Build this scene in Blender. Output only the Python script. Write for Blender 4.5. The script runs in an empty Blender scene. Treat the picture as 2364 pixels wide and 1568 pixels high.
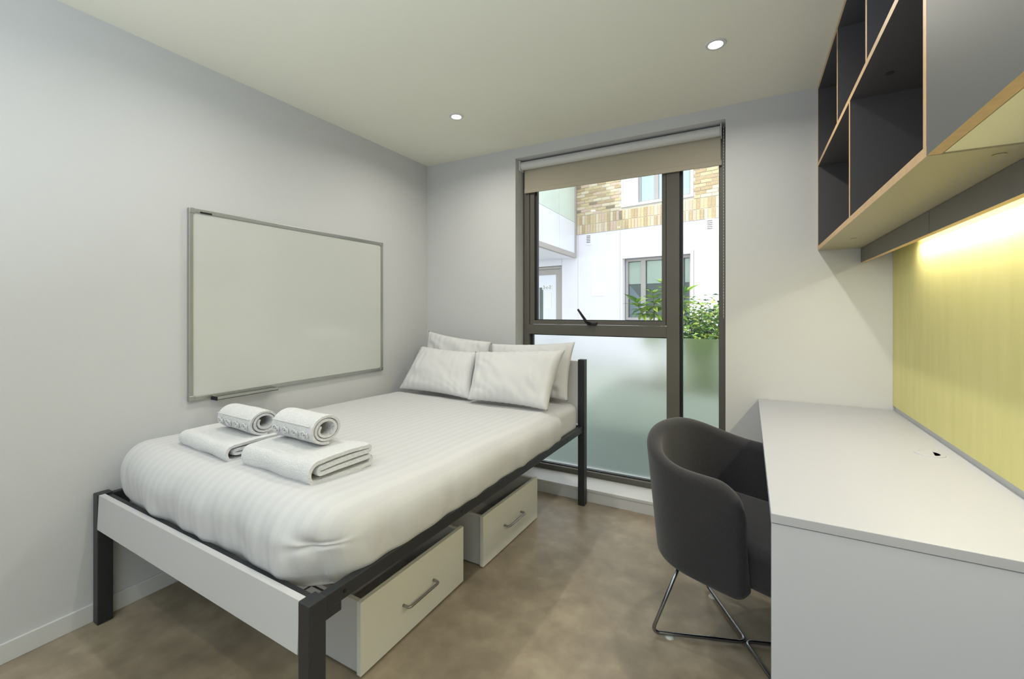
import bpy, bmesh, math, random
from mathutils import Vector, Matrix, noise

random.seed(7)
SC = bpy.context.scene
COL = SC.collection
R = math.radians

# ------------------------------------------------------------------ camera, sky, sun, exposure
CAM_H = 1.197
YAW = 28.61
cam_d = bpy.data.cameras.new('camera')
cam = bpy.data.objects.new('camera', cam_d)
COL.objects.link(cam)
cam.location = (0, 0, CAM_H)
cam.rotation_euler = (R(90), 0, R(YAW))
cam_d.sensor_fit = 'HORIZONTAL'
cam_d.sensor_width = 36.0
cam_d.lens = 36.0 * 1001.0 / 2364.0
cam_d.shift_y = -67.0 / 2364.0
cam_d.clip_start = 0.02
cam_d.clip_end = 200
SC.camera = cam
SC.view_settings.view_transform = 'Standard'
SC.view_settings.look = 'None'
SC.view_settings.exposure = 0.11
SC.view_settings.gamma = 1.0
SC.view_settings.use_curve_mapping = False

world = bpy.data.worlds.new('sky')
SC.world = world
world.use_nodes = True
wn = world.node_tree
bg = wn.nodes['Background']
bg.inputs['Color'].default_value = (0.93, 0.95, 1.0, 1)
bg.inputs['Strength'].default_value = 2.15

sun_d = bpy.data.lights.new('sun', 'SUN')
sun_d.energy = 1.9
sun_d.angle = R(2.0)
sun_d.color = (1.0, 0.95, 0.86)
sun = bpy.data.objects.new('sun', sun_d)
COL.objects.link(sun)
sun.rotation_euler = (R(42), 0, R(-32))      # from behind the room, high, onto the houses opposite

DOWN_W = 3.7          # one ceiling downlight, watts
DOWN_COL = (1.0, 0.955, 0.85)
STRIP_W = 7.6         # under-shelf tube
STRIP_COL = (1.0, 0.94, 0.78)

# unseen fill light added behind the camera, bounced to brighten the ceiling
fl_d = bpy.data.lights.new('bounce_fill', 'AREA')
fl_d.shape = 'DISK'; fl_d.size = 0.5; fl_d.energy = 58; fl_d.color = (0.78, 0.89, 1.0)
fl = bpy.data.objects.new('bounce_fill', fl_d); COL.objects.link(fl)
fl.location = (-0.35, -0.75, 0.90); fl.rotation_euler = (R(180 + 14), 0, 0)

# ------------------------------------------------------------------ helpers
def lin(c):
    def f(v):
        v /= 255.0
        return v / 12.92 if v <= 0.04045 else ((v + 0.055) / 1.055) ** 2.4
    return (f(c[0]), f(c[1]), f(c[2]), 1.0)

def mat(name, rgb, rough=0.6, metal=0.0, spec=0.5, vary=0.0, scale=6.0, bump=0.0, bscale=60.0, sheen=0.0):
    m = bpy.data.materials.new(name)
    m.use_nodes = True
    nt = m.node_tree
    b = nt.nodes['Principled BSDF']
    b.inputs['Roughness'].default_value = rough
    b.inputs['Metallic'].default_value = metal
    b.inputs['Specular IOR Level'].default_value = spec
    if sheen:
        b.inputs['Sheen Weight'].default_value = sheen
    c = lin(rgb)
    tc = nt.nodes.new('ShaderNodeTexCoord')
    n = nt.nodes.new('ShaderNodeTexNoise')
    n.inputs['Scale'].default_value = scale
    n.inputs['Detail'].default_value = 5
    nt.links.new(tc.outputs['Object'], n.inputs['Vector'])
    r = nt.nodes.new('ShaderNodeValToRGB')
    v = max(vary, 0.008)
    r.color_ramp.elements[0].position = 0.3
    r.color_ramp.elements[1].position = 0.7
    r.color_ramp.elements[0].color = (c[0] * (1 - v), c[1] * (1 - v), c[2] * (1 - v), 1)
    r.color_ramp.elements[1].color = (min(1, c[0] * (1 + v)), min(1, c[1] * (1 + v)), min(1, c[2] * (1 + v)), 1)
    nt.links.new(n.outputs['Fac'], r.inputs['Fac'])
    nt.links.new(r.outputs['Color'], b.inputs['Base Color'])
    if bump:
        n2 = nt.nodes.new('ShaderNodeTexNoise')
        n2.inputs['Scale'].default_value = bscale
        n2.inputs['Detail'].default_value = 3
        nt.links.new(tc.outputs['Object'], n2.inputs['Vector'])
        bp = nt.nodes.new('ShaderNodeBump')
        bp.inputs['Strength'].default_value = bump
        bp.inputs['Distance'].default_value = 0.004
        nt.links.new(n2.outputs['Fac'], bp.inputs['Height'])
        nt.links.new(bp.outputs['Normal'], b.inputs['Normal'])
    return m

def emit(name, rgb, strength):
    m = bpy.data.materials.new(name)
    m.use_nodes = True
    nt = m.node_tree
    nt.nodes.remove(nt.nodes['Principled BSDF'])
    e = nt.nodes.new('ShaderNodeEmission')
    e.inputs['Color'].default_value = (*rgb, 1)
    e.inputs['Strength'].default_value = strength
    nt.links.new(e.outputs[0], nt.nodes['Material Output'].inputs['Surface'])
    return m

M = {}
M['wall'] = mat('wall_paint', (207, 208, 210), 0.75, spec=0.25, vary=0.012, scale=1.6, bump=0.05, bscale=120)
M['ceiling'] = mat('ceiling_paint', (240, 239, 226), 0.85, spec=0.2, vary=0.012, scale=1.5)
M['trim'] = mat('white_gloss_trim', (214, 214, 214), 0.35, vary=0.01)
M['frame'] = mat('grey_window_frame', (92, 89, 82), 0.45, vary=0.03)
M['gasket'] = mat('black_rubber_gasket', (22, 24, 30), 0.5)
M['black'] = mat('black_plastic', (18, 18, 20), 0.4)
M['bedmetal'] = mat('black_powder_coat', (40, 42, 45), 0.42, vary=0.05, scale=30, bump=0.1, bscale=500)
M['board'] = mat('white_melamine', (204, 204, 206), 0.4, vary=0.012, scale=3)
M['drawer'] = mat('cream_melamine', (234, 234, 224), 0.42, vary=0.012, scale=3)
M['desk'] = mat('desk_laminate', (178, 180, 190), 0.42, vary=0.01, scale=2)
M['deskpanel'] = mat('desk_side_laminate', (192, 195, 206), 0.45, vary=0.012, scale=2)
M['laminate'] = mat('charcoal_laminate', (82, 80, 84), 0.42, vary=0.03, scale=2, bump=0.05, bscale=400)
M['doorlam'] = mat('grey_door_laminate', (94, 95, 94), 0.55, vary=0.02, scale=2)
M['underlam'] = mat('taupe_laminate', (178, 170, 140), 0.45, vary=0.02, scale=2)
M['ply'] = mat('plywood_edge', (206, 172, 128), 0.5, vary=0.08, scale=40)
M['pelmet'] = mat('pelmet_laminate', (112, 108, 100), 0.45, vary=0.02, scale=2)
M['underwhite'] = mat('cabinet_underside', (238, 234, 204), 0.45, vary=0.01)
M['cap'] = mat('screw_cap', (150, 148, 132), 0.5)
M['capdark'] = mat('dark_screw_cap', (58, 56, 50), 0.5)
M['steel'] = mat('brushed_steel', (170, 168, 164), 0.3, metal=1.0, vary=0.03, scale=80)
M['chrome'] = mat('satin_chrome', (150, 152, 158), 0.18, metal=1.0)
M['alu'] = mat('anodised_aluminium', (176, 178, 176), 0.38, metal=0.85, vary=0.02)
M['wbsurface'] = mat('whiteboard_enamel', (205, 208, 204), 0.13, spec=0.5, vary=0.006)
M['fabric'] = mat('charcoal_wool', (52, 51, 55), 0.95, spec=0.15, vary=0.10, scale=160, bump=0.35, bscale=420, sheen=0.25)
M['blind'] = mat('beige_blind_cloth', (186, 178, 160), 0.8, vary=0.012, scale=12, bump=0.05, bscale=500)
M['blindtube'] = mat('blind_tube_white', (215, 215, 215), 0.45)
M['towel'] = mat('white_terry', (224, 224, 226), 0.95, spec=0.1, vary=0.03, scale=90, bump=1.0, bscale=190, sheen=0.3)
M['pillow'] = mat('white_cotton', (215, 215, 217), 0.8, spec=0.2, vary=0.008, scale=8, bump=0.12, bscale=35)
M['glider'] = mat('clear_plastic_glide', (200, 202, 200), 0.2)
M['render'] = mat('white_render', (236, 234, 243), 0.8, vary=0.01, scale=1)
M['greyframe'] = mat('pale_grey_frame', (172, 167, 164), 0.6, vary=0.02)
M['mortar'] = mat('pale_mortar', (204, 198, 186), 0.9, vary=0.05, scale=9)
M['paving'] = mat('shaded_green_paving', (98, 110, 103), 0.85, vary=0.08, scale=2.5)  # shade beside our building is put into this dark green
M['slab'] = mat('pale_paving', (150, 156, 148), 0.85, vary=0.06, scale=2.5)
M['planter'] = mat('grey_planter', (196, 206, 192), 0.7, vary=0.06, scale=3)
M['soil'] = mat('dark_soil', (66, 56, 44), 0.95, vary=0.2, scale=20)
M['stem'] = mat('green_stem', (112, 132, 60), 0.7, vary=0.1)
M['paper'] = mat('white_paper', (240, 240, 240), 0.8)
M['ink'] = mat('grey_ink', (120, 126, 146), 0.8)
M['steelplate'] = mat('white_plate', (250, 250, 250), 0.5)
M['blindfar'] = mat('pale_green_blind', (206, 220, 210), 0.8)
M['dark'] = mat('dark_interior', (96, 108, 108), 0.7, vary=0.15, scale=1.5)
M['reflpanel'] = mat('blue_white_reflection', (186, 206, 226), 0.8, vary=0.05)
BR = [mat('brick_buff', (206, 188, 152), 0.9, vary=0.12, scale=30, bump=0.3, bscale=60),
      mat('brick_pale', (218, 206, 182), 0.9, vary=0.10, scale=30, bump=0.3, bscale=60),
      mat('brick_tan', (188, 166, 132), 0.9, vary=0.15, scale=30, bump=0.3, bscale=60),
      mat('brick_grey', (150, 134, 116), 0.9, vary=0.2, scale=40, bump=0.3, bscale=60),
      mat('brick_rose', (208, 184, 166), 0.9, vary=0.12, scale=30, bump=0.3, bscale=60)]
LEAF = [mat('leaf_lime', (150, 186, 72), 0.55, vary=0.12, scale=14),
        mat('leaf_mid', (104, 152, 62), 0.55, vary=0.12, scale=14),
        mat('leaf_dark', (66, 104, 62), 0.6, vary=0.15, scale=14),
        mat('leaf_yellow', (186, 202, 96), 0.55, vary=0.1, scale=14)]
for m_ in LEAF:                              # thin leaves let some light through
    b_ = m_.node_tree.nodes['Principled BSDF']
    b_.inputs['Subsurface Weight'].default_value = 0.0

def floor_mat():
    m = mat('mottled_vinyl', (140, 122, 98), 0.34, spec=0.45)
    nt = m.node_tree
    b = nt.nodes['Principled BSDF']
    tc = nt.nodes.new('ShaderNodeTexCoord')
    a = nt.nodes.new('ShaderNodeTexNoise'); a.inputs['Scale'].default_value = 2.3; a.inputs['Detail'].default_value = 7; a.inputs['Roughness'].default_value = 0.62
    c = nt.nodes.new('ShaderNodeTexNoise'); c.inputs['Scale'].default_value = 11; c.inputs['Detail'].default_value = 6
    nt.links.new(tc.outputs['Object'], a.inputs['Vector'])
    nt.links.new(tc.outputs['Object'], c.inputs['Vector'])
    mx = nt.nodes.new('ShaderNodeMix'); mx.data_type = 'FLOAT'
    mx.inputs[0].default_value = 0.35
    nt.links.new(a.outputs['Fac'], mx.inputs[2]); nt.links.new(c.outputs['Fac'], mx.inputs[3])
    r = nt.nodes.new('ShaderNodeValToRGB')
    e = r.color_ramp.elements
    e[0].position = 0.36; e[0].color = lin((128, 116, 100))
    e[1].position = 0.64; e[1].color = lin((172, 159, 138))
    k = e.new(0.5); k.color = lin((150, 137, 118))
    nt.links.new(mx.outputs[0], r.inputs['Fac'])
    nt.links.new(r.outputs['Color'], b.inputs['Base Color'])
    return m
M['floor'] = floor_mat()

def green_mat():
    m = mat('green_pinboard', (208, 204, 134), 0.55)
    nt = m.node_tree
    b = nt.nodes['Principled BSDF']
    tc = nt.nodes.new('ShaderNodeTexCoord')
    mp = nt.nodes.new('ShaderNodeMapping'); mp.inputs['Scale'].default_value = (10, 10, 1.6)
    n = nt.nodes.new('ShaderNodeTexNoise'); n.inputs['Scale'].default_value = 2.2; n.inputs['Detail'].default_value = 8
    nt.links.new(tc.outputs['Object'], mp.inputs['Vector']); nt.links.new(mp.outputs[0], n.inputs['Vector'])
    r = nt.nodes.new('ShaderNodeValToRGB')
    e = r.color_ramp.elements
    e[0].position = 0.3; e[0].color = lin((218, 212, 138))
    e[1].position = 0.72; e[1].color = lin((226, 219, 150))
    nt.links.new(n.outputs['Fac'], r.inputs['Fac']); nt.links.new(r.outputs['Color'], b.inputs['Base Color'])
    return m
M['green'] = green_mat()

def sheet_mat():
    """white satin-stripe cotton: the stripes differ in gloss and a little in tone and run across the bed"""
    m = mat('white_satin_stripe', (236, 234, 228), 0.7, spec=0.3, bump=0.15, bscale=22)
    nt = m.node_tree
    b = nt.nodes['Principled BSDF']
    tc = nt.nodes.new('ShaderNodeTexCoord')
    w = nt.nodes.new('ShaderNodeTexWave'); w.wave_type = 'BANDS'; w.bands_direction = 'X'
    w.inputs['Scale'].default_value = 7.5; w.inputs['Distortion'].default_value = 0.25; w.inputs['Detail'].default_value = 1
    nt.links.new(tc.outputs['Object'], w.inputs['Vector'])
    r = nt.nodes.new('ShaderNodeValToRGB')
    e = r.color_ramp.elements
    e[0].position = 0.42; e[0].color = lin((206, 206, 209))
    e[1].position = 0.58; e[1].color = lin((210, 210, 212))
    nt.links.new(w.outputs['Fac'], r.inputs['Fac']); nt.links.new(r.outputs['Color'], b.inputs['Base Color'])
    mr = nt.nodes.new('ShaderNodeMapRange'); mr.inputs[3].default_value = 0.72; mr.inputs[4].default_value = 0.6
    nt.links.new(w.outputs['Fac'], mr.inputs[0]); nt.links.new(mr.outputs[0], b.inputs['Roughness'])
    return m
M['sheet'] = sheet_mat()

def glass_mat(name, rough, tint, clear):
    m = bpy.data.materials.new(name)
    m.use_nodes = True
    nt = m.node_tree
    b = nt.nodes['Principled BSDF']
    out = nt.nodes['Material Output']
    if clear:
        tr = nt.nodes.new('ShaderNodeBsdfTransparent'); tr.inputs[0].default_value = tint
        gl = nt.nodes.new('ShaderNodeBsdfGlossy'); gl.inputs['Roughness'].default_value = 0.02
        lw = nt.nodes.new('ShaderNodeFresnel'); lw.inputs[0].default_value = 1.35
        mx = nt.nodes.new('ShaderNodeMixShader')
        nt.links.new(lw.outputs[0], mx.inputs[0]); nt.links.new(tr.outputs[0], mx.inputs[1]); nt.links.new(gl.outputs[0], mx.inputs[2])
        nt.links.new(mx.outputs[0], out.inputs['Surface'])
    else:
        b.inputs['Base Color'].default_value = tint
        b.inputs['Transmission Weight'].default_value = 1.0
        b.inputs['Roughness'].default_value = rough
        b.inputs['IOR'].default_value = 1.25
    return m
M['glass'] = glass_mat('clear_glass', 0, (0.96, 0.98, 0.97, 1), True)
M['frosted'] = glass_mat('frosted_film_glass', 0.34, (0.93, 0.98, 0.96, 1), False)

def pane_far(name, rgb, rough=0.12):
    return mat(name, rgb, rough, spec=0.8, vary=0.03, scale=1.0)
M['fpane'] = pane_far('pale_blue_pane', (176, 198, 208))
M['fpane2'] = pane_far('pale_green_pane', (206, 222, 216))
M['spandrel'] = pane_far('white_glass_panel', (228, 232, 244), 0.25)

M['lens'] = emit('lamp_lens', (1.0, 0.95, 0.86), 14)
M['tube_glow'] = emit('warm_tube', (1.0, 0.86, 0.55), 9)

def world_m(o):
    m = o.matrix_basis.copy()
    p = o.parent
    while p:
        m = p.matrix_basis @ m
        p = p.parent
    return m

def finish(name, bm, mats, parent=None, smooth=False, local=False):
    """link bm as one mesh object; bm is in world space unless local"""
    if parent and not local:
        bm.transform(world_m(parent).inverted())
    me = bpy.data.meshes.new(name)
    bmesh.ops.recalc_face_normals(bm, faces=bm.faces[:])
    bm.to_mesh(me)
    bm.free()
    if not isinstance(mats, (list, tuple)):
        mats = [mats]
    for m_ in mats:
        me.materials.append(m_)
    if smooth:
        for p in me.polygons:
            p.use_smooth = True
        if smooth != 'all':
            me.set_sharp_from_angle(angle=R(smooth if smooth is not True else 40))
    o = bpy.data.objects.new(name, me)
    COL.objects.link(o)
    if parent:
        o.parent = parent
    return o

def tag(o, label=None, cat=None, group=None, kind=None):
    if label: o['label'] = label
    if cat: o['category'] = cat
    if group: o['group'] = group
    if kind: o['kind'] = kind
    return o

def root(name, loc, rz=0, label=None, cat=None, group=None, kind=None):
    o = bpy.data.objects.new(name, None)
    o.empty_display_size = 0.1
    COL.objects.link(o)
    o.location = loc
    o.rotation_euler = (0, 0, rz)
    return tag(o, label, cat, group, kind)

def add_box(bm, lo, hi, bevel=0.0, seg=2, mi=0):
    lo = Vector(lo); hi = Vector(hi)
    r = bmesh.ops.create_cube(bm, size=1.0)
    vs = r['verts']
    for v in vs:
        v.co = Vector((lo[i] + (v.co[i] + 0.5) * (hi[i] - lo[i]) for i in range(3)))
    fs = list({f for v in vs for f in v.link_faces})
    for f in fs:
        f.material_index = mi
    if bevel:
        es = list({e for v in vs for e in v.link_edges})
        bmesh.ops.bevel(bm, geom=es, offset=bevel, segments=seg, affect='EDGES', profile=0.5)
    return vs

def box(name, lo, hi, m, parent=None, bevel=0.0, local=False, seg=2):
    bm = bmesh.new()
    add_box(bm, lo, hi, bevel, seg)
    return finish(name, bm, m, parent, local=local)

def sweep(bm, pts, rad, seg=10, closed=False, caps=True):
    """round tube along pts (parallel transport)"""
    pts = [Vector(p) for p in pts]
    n = len(pts)
    tang = []
    for i in range(n):
        a = pts[i - 1] if (i > 0 or closed) else pts[i]
        b = pts[(i + 1) % n] if (i < n - 1 or closed) else pts[i]
        t = (b - a)
        tang.append(t.normalized() if t.length > 1e-9 else Vector((0, 0, 1)))
    up = Vector((0, 0, 1)) if abs(tang[0].z) < 0.9 else Vector((1, 0, 0))
    nrm = (up - tang[0] * up.dot(tang[0])).normalized()
    rings = []
    for i in range(n):
        nrm = (nrm - tang[i] * nrm.dot(tang[i]))
        nrm.normalize()
        bn = tang[i].cross(nrm)
        r_ = rad[i] if isinstance(rad, (list, tuple)) else rad
        rings.append([bm.verts.new(pts[i] + (nrm * math.cos(2 * math.pi * k / seg) + bn * math.sin(2 * math.pi * k / seg)) * r_) for k in range(seg)])
    m_ = n if closed else n - 1
    for i in range(m_):
        a, b = rings[i], rings[(i + 1) % n]
        for k in range(seg):
            bm.faces.new((a[k], a[(k + 1) % seg], b[(k + 1) % seg], b[k]))
    if caps and not closed:
        bm.faces.new(rings[0]); bm.faces.new(rings[-1])

def fillet(pts, r, n=6):
    """round the corners of a polyline"""
    pts = [Vector(p) for p in pts]
    out = [pts[0]]
    for i in range(1, len(pts) - 1):
        a, b, c = pts[i - 1], pts[i], pts[i + 1]
        u = (a - b); v = (c - b)
        rr = min(r, u.length * 0.45, v.length * 0.45)
        p0 = b + u.normalized() * rr; p1 = b + v.normalized() * rr
        for k in range(n + 1):
            t = k / n
            out.append(p0 * (1 - t) ** 2 + b * 2 * t * (1 - t) + p1 * t * t)
    out.append(pts[-1])
    return out

def disc(bm, c, r0, r1, h, seg=32, flip=1):
    """low cylinder / cone, from c up by h"""
    c = Vector(c)
    a = [bm.verts.new(c + Vector((math.cos(2 * math.pi * k / seg) * r0, math.sin(2 * math.pi * k / seg) * r0, 0))) for k in range(seg)]
    b = [bm.verts.new(c + Vector((math.cos(2 * math.pi * k / seg) * r1, math.sin(2 * math.pi * k / seg) * r1, h))) for k in range(seg)]
    for k in range(seg):
        bm.faces.new((a[k], a[(k + 1) % seg], b[(k + 1) % seg], b[k]))
    bm.faces.new(a); bm.faces.new(b)

def ring(bm, c, prof, seg=40):
    """lathe of profile [(r, z)...] about a vertical axis at c, closed profile"""
    c = Vector(c)
    rs = []
    for k in range(seg):
        a = 2 * math.pi * k / seg
        rs.append([bm.verts.new(c + Vector((math.cos(a) * r, math.sin(a) * r, z))) for r, z in prof])
    for k in range(seg):
        A, B = rs[k], rs[(k + 1) % seg]
        for j in range(len(prof)):
            j2 = (j + 1) % len(prof)
            bm.faces.new((A[j], A[j2], B[j2], B[j]))

def nz(p, s=1.0, o=0.0):
    return noise.noise(Vector((p[0] * s + o, p[1] * s - o, p[2] * s + 2 * o)))

# ------------------------------------------------------------------ room shell
XL, XR, YB, ZC = -2.222, 0.612, 2.68, 2.333
YF = -2.4
OX0, OX1, OZ0, OZ1 = -1.434, -0.112, 0.08, 2.262
tag(box('floor', (XL - 0.2, YF - 0.2, -0.12), (XR + 0.2, YB + 0.30, 0), M['floor']), 'mottled brown vinyl floor', kind='structure')
tag(box('ceiling', (XL - 0.2, YF - 0.2, ZC), (XR + 0.2, YB + 0.30, ZC + 0.15), M['ceiling']), 'off white painted ceiling', kind='structure')
tag(box('wall_left', (XL - 0.2, YF, 0), (XL, YB, ZC), M['wall']), 'white painted wall behind the whiteboard', kind='structure')
tag(box('wall_right', (XR, YF, 0), (XR + 0.2, YB, ZC), M['wall']), 'white painted wall behind the desk', kind='structure')
tag(box('wall_front', (XL - 0.2, YF - 0.2, 0), (XR + 0.2, YF, ZC), M['wall']), 'white painted wall behind the camera', kind='structure')
bm = bmesh.new()
add_box(bm, (XL - 0.2, YB, 0), (OX0, YB + 0.30, ZC))
add_box(bm, (OX1, YB, 0), (XR + 0.2, YB + 0.30, ZC))
add_box(bm, (OX0, YB, OZ1), (OX1, YB + 0.30, ZC))
add_box(bm, (OX0, YB, 0), (OX1, YB + 0.30, 0.078))
tag(finish('wall_back', bm, M['wall']), 'white painted wall round the tall window', kind='structure')
# skirtings
box_bm = bmesh.new()
add_box(box_bm, (XL, YF, 0), (XL + 0.010, 2.605, 0.068), 0.002)
tag(finish('baseboard_left', box_bm, M['trim']), 'white skirting board under the whiteboard wall', kind='structure')
sk = tag(box('baseboard_back', (XL, 2.608, 0), (XR, YB + 0.001, 0.0625), M['trim'], bevel=0.0015), 'white boxed skirting under the window', kind='structure')
box('ledge_board', (XL, 2.605, 0.0635), (XR, YB + 0.12, 0.081), M['trim'], sk, 0.002)

# ------------------------------------------------------------------ our window
win = root('window_1', ((OX0 + OX1) / 2, 2.80, 0.08), kind='structure')
YW = 2.795
def wbox(name, x0, x1, z0, z1, y0, y1, m=None, par=None, bev=0.002):
    return box(name, (x0, y0, z0), (x1, y1, z1), m or M['frame'], par or win, bev)
wbox('frame_left', OX0 + 0.001, -1.383, 0.081, OZ1, YW, YW + 0.07)
wbox('frame_right', -0.150, OX1 - 0.001, 0.081, OZ1, YW, YW + 0.07)
wbox('frame_top', -1.383, -0.150, 2.20, OZ1, YW, YW + 0.07)
wbox('frame_bottom', -1.383, -0.150, 0.081, 0.116, YW, YW + 0.07)
wbox('mullion', -0.442, -0.368, 0.116, 2.20, YW - 0.004, YW + 0.07)
wbox('transom', -1.383, -0.442, 1.029, 1.098, YW - 0.002, YW + 0.07)
# opening sash with its four rails
sash = wbox('sash_bottom_rail', -1.380, -0.447, 1.101, 1.128, YW + 0.004, YW + 0.05)
wbox('sash_left_stile', -1.380, -1.345, 1.128, 2.19, YW + 0.004, YW + 0.05)
wbox('sash_right_stile', -0.470, -0.447, 1.128, 2.19, YW + 0.004, YW + 0.05)
wbox('sash_top_rail', -1.345, -0.470, 2.155, 2.19, YW + 0.004, YW + 0.05)
# gaskets
def gasket(x0, x1, z0, z1, y):
    bm = bmesh.new(); t = 0.008
    add_box(bm, (x0, y, z0), (x0 + t * 2, y + 0.03, z1)); add_box(bm, (x1 - t * 0.4, y, z0), (x1, y + 0.03, z1))
    add_box(bm, (x0, y, z0), (x1, y + 0.03, z0 + t * 0.7)); add_box(bm, (x0, y, z1 - t * 0.7), (x1, y + 0.03, z1))
    return finish('gasket', bm, M['gasket'], win)
gasket(-1.345, -0.470, 1.128, 2.155, YW + 0.018)
gasket(-1.383, -0.442, 0.116, 1.029, YW + 0.025)
gasket(-0.368, -0.150, 0.116, 2.20, YW + 0.025)
box('pane', (-1.345, YW + 0.03, 1.128), (-0.470, YW + 0.036, 2.155), M['glass'], win)
box('pane', (-0.368, YW + 0.04, 1.026), (-0.150, YW + 0.046, 2.20), M['glass'], win)
tag(box('frosted_pane', (-1.383, YW + 0.04, 0.116), (-0.442, YW + 0.046, 1.029), M['frosted'], win), 'large frosted lower pane')
tag(box('frosted_pane', (-0.368, YW + 0.04, 0.116), (-0.150, YW + 0.046, 1.026), M['frosted'], win), 'narrow frosted lower pane')
# handle
h = bmesh.new()
add_box(h, (-0.945, YW - 0.022, 1.100), (-0.880, YW + 0.002, 1.116), 0.003)
hd = tag(finish('window_handle', h, M['black'], win), 'black window handle left ajar')
h = bmesh.new()
sweep(h, [(-0.925, YW - 0.020, 1.110), (-0.940, YW - 0.045, 1.122), (-0.998, YW - 0.050, 1.205)], [0.011, 0.010, 0.007], 10)
finish('lever', h, M['black'], hd, smooth=True)

# ------------------------------------------------------------------ roller blind
bl = root('roller_blind', (-0.78, 2.75, 2.24), label='beige roller blind part lowered inside the window opening', cat='blind')
h = bmesh.new()
sweep(h, [(-1.417, 2.75, 2.224), (-0.142, 2.75, 2.224)], 0.029, 28)
tag(finish('roller', h, M['blindtube'], bl, smooth=50), 'white roller tube')
h = bmesh.new()
add_box(h, (-1.411, 2.7765, 2.066), (-0.141, 2.7785, 2.222))
finish('blind_cloth', h, M['blind'], bl)
box('hem_bar', (-1.412, 2.772, 2.036), (-0.1355, 2.782, 2.066), M['blind'], bl, 0.003)
for x0, x1 in ((-1.431, -1.419), (-0.140, -0.134)):
    box('bracket', (x0, 2.72, 2.19), (x1, 2.785, 2.258), M['blindtube'], bl, 0.002)
h = bmesh.new()
for i in range(64):
    z = 2.235 - i * 0.017
    r_ = bmesh.ops.create_uvsphere(h, u_segments=6, v_segments=4, radius=0.0028)
    for v in r_['verts']: v.co += Vector((-0.124, 2.735, z))
sweep(h, [(-0.124, 2.735, 2.24), (-0.124, 2.735, 1.15)], 0.0008, 5)
finish('bead_chain', h, M['blindtube'], bl)

# ------------------------------------------------------------------ whiteboard
wb = root('whiteboard', (XL, 1.60, 0.79), label='wall mounted whiteboard with aluminium frame above the bed', cat='whiteboard')
y0, y1, z0, z1, xw = 1.014, 2.190, 0.787, 1.661, XL
box('writing_surface', (xw + 0.006, y0 + 0.012, z0 + 0.012), (xw + 0.013, y1 - 0.012, z1 - 0.012), M['wbsurface'], wb)
def rail(a, b):
    h = bmesh.new()
    add_box(h, a, b, 0.003)
    return finish('frame_rail', h, M['alu'], wb)
rail((xw, y0, z0), (xw + 0.019, y0 + 0.018, z1)); rail((xw, y1 - 0.018, z0), (xw + 0.019, y1, z1))
rail((xw, y0 + 0.018, z0), (xw + 0.018, y1 - 0.018, z0 + 0.020)); rail((xw, y0 + 0.018, z1 - 0.020), (xw + 0.018, y1 - 0.018, z1))
for yy in (y0, y1):
    for zz in (z0, z1):
        sy = 0.024 if yy == y0 else -0.024; sz = 0.024 if zz == z0 else -0.024
        box('corner_cap', (xw, min(yy, yy + sy) - 0.001, min(zz, zz + sz) - 0.001), (xw + 0.021, max(yy, yy + sy) + 0.001, max(zz, zz + sz) + 0.001), M['alu'], wb, 0.004)
tag(box('maker_strip', (xw + 0.018, y0 + 0.045, z1 - 0.019), (xw + 0.0188, y0 + 0.095, z1 - 0.011), M['black'], wb), 'small black strip on the frame')
h = bmesh.new()
add_box(h, (xw + 0.018, 1.110, 0.781), (xw + 0.062, 1.405, 0.785), 0.001)
add_box(h, (xw + 0.058, 1.110, 0.781), (xw + 0.062, 1.405, 0.795), 0.001)
add_box(h, (xw + 0.010, 1.110, 0.781), (xw + 0.020, 1.405, 0.799), 0.001)
tr = finish('pen_tray', h, M['alu'], wb)
box('tray_end', (xw + 0.012, 1.106, 0.779), (xw + 0.064, 1.111, 0.797), M['black'], tr, 0.002)
box('tray_end', (xw + 0.012, 1.404, 0.779), (xw + 0.064, 1.409, 0.797), M['alu'], tr, 0.002)

# ------------------------------------------------------------------ green pinboard on the right wall
gp = tag(box('pinboard', (XR - 0.009, -0.6, 0.745), (XR - 0.001, YB - 0.002, 1.50), M['green']), 'lime green panel on the wall above the desk', 'pinboard')

# ------------------------------------------------------------------ desk
DX0, DY0, DY1, DZ = 0.046, 1.180, 2.675, 0.723
XD = XR - 0.001
dk = root('desk', ((DX0 + XD) / 2, 1.93, 0), label='long white desk with solid end panel along the right wall', cat='desk')
box('worktop', (DX0, DY0, DZ - 0.022), (XD, DY1, DZ), M['desk'], dk, 0.0015)
tag(box('end_panel', (DX0 + 0.001, DY0 + 0.003, 0), (XD, DY0 + 0.022, DZ - 0.0235), M['deskpanel'], dk, 0.001), 'broad white panel at the near end')
box('end_panel', (DX0 + 0.03, DY1 - 0.09, 0), (XD, DY1 - 0.071, DZ - 0.0235), M['deskpanel'], dk, 0.001)
box('back_panel', (XD - 0.02, DY0 + 0.023, 0.35), (XD - 0.002, DY1 - 0.095, DZ - 0.0235), M['deskpanel'], dk)
h = bmesh.new()
ring(h, (0.525, 1.918, DZ), [(0.026, 0.0), (0.040, 0.0), (0.039, 0.0022), (0.028, 0.003)])
gm = finish('cable_grommet', h, M['desk'], dk, smooth=True)
h = bmesh.new(); disc(h, (0.525, 1.918, DZ + 0.0002), 0.0275, 0.0275, 0.0018)
finish('grommet_lid', h, M['desk'], gm)
h = bmesh.new()
vs = [h.verts.new(Vector((0.525 + math.cos(a) * 0.026, 1.918 + math.sin(a) * 0.026, DZ + 0.0024))) for a in [R(-75 + i * 12) for i in range(12)]]
h.faces.new(vs)
bmesh.ops.solidify(h, geom=h.faces[:], thickness=0.0006)
finish('cable_hole', h, M['black'], gm)

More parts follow.
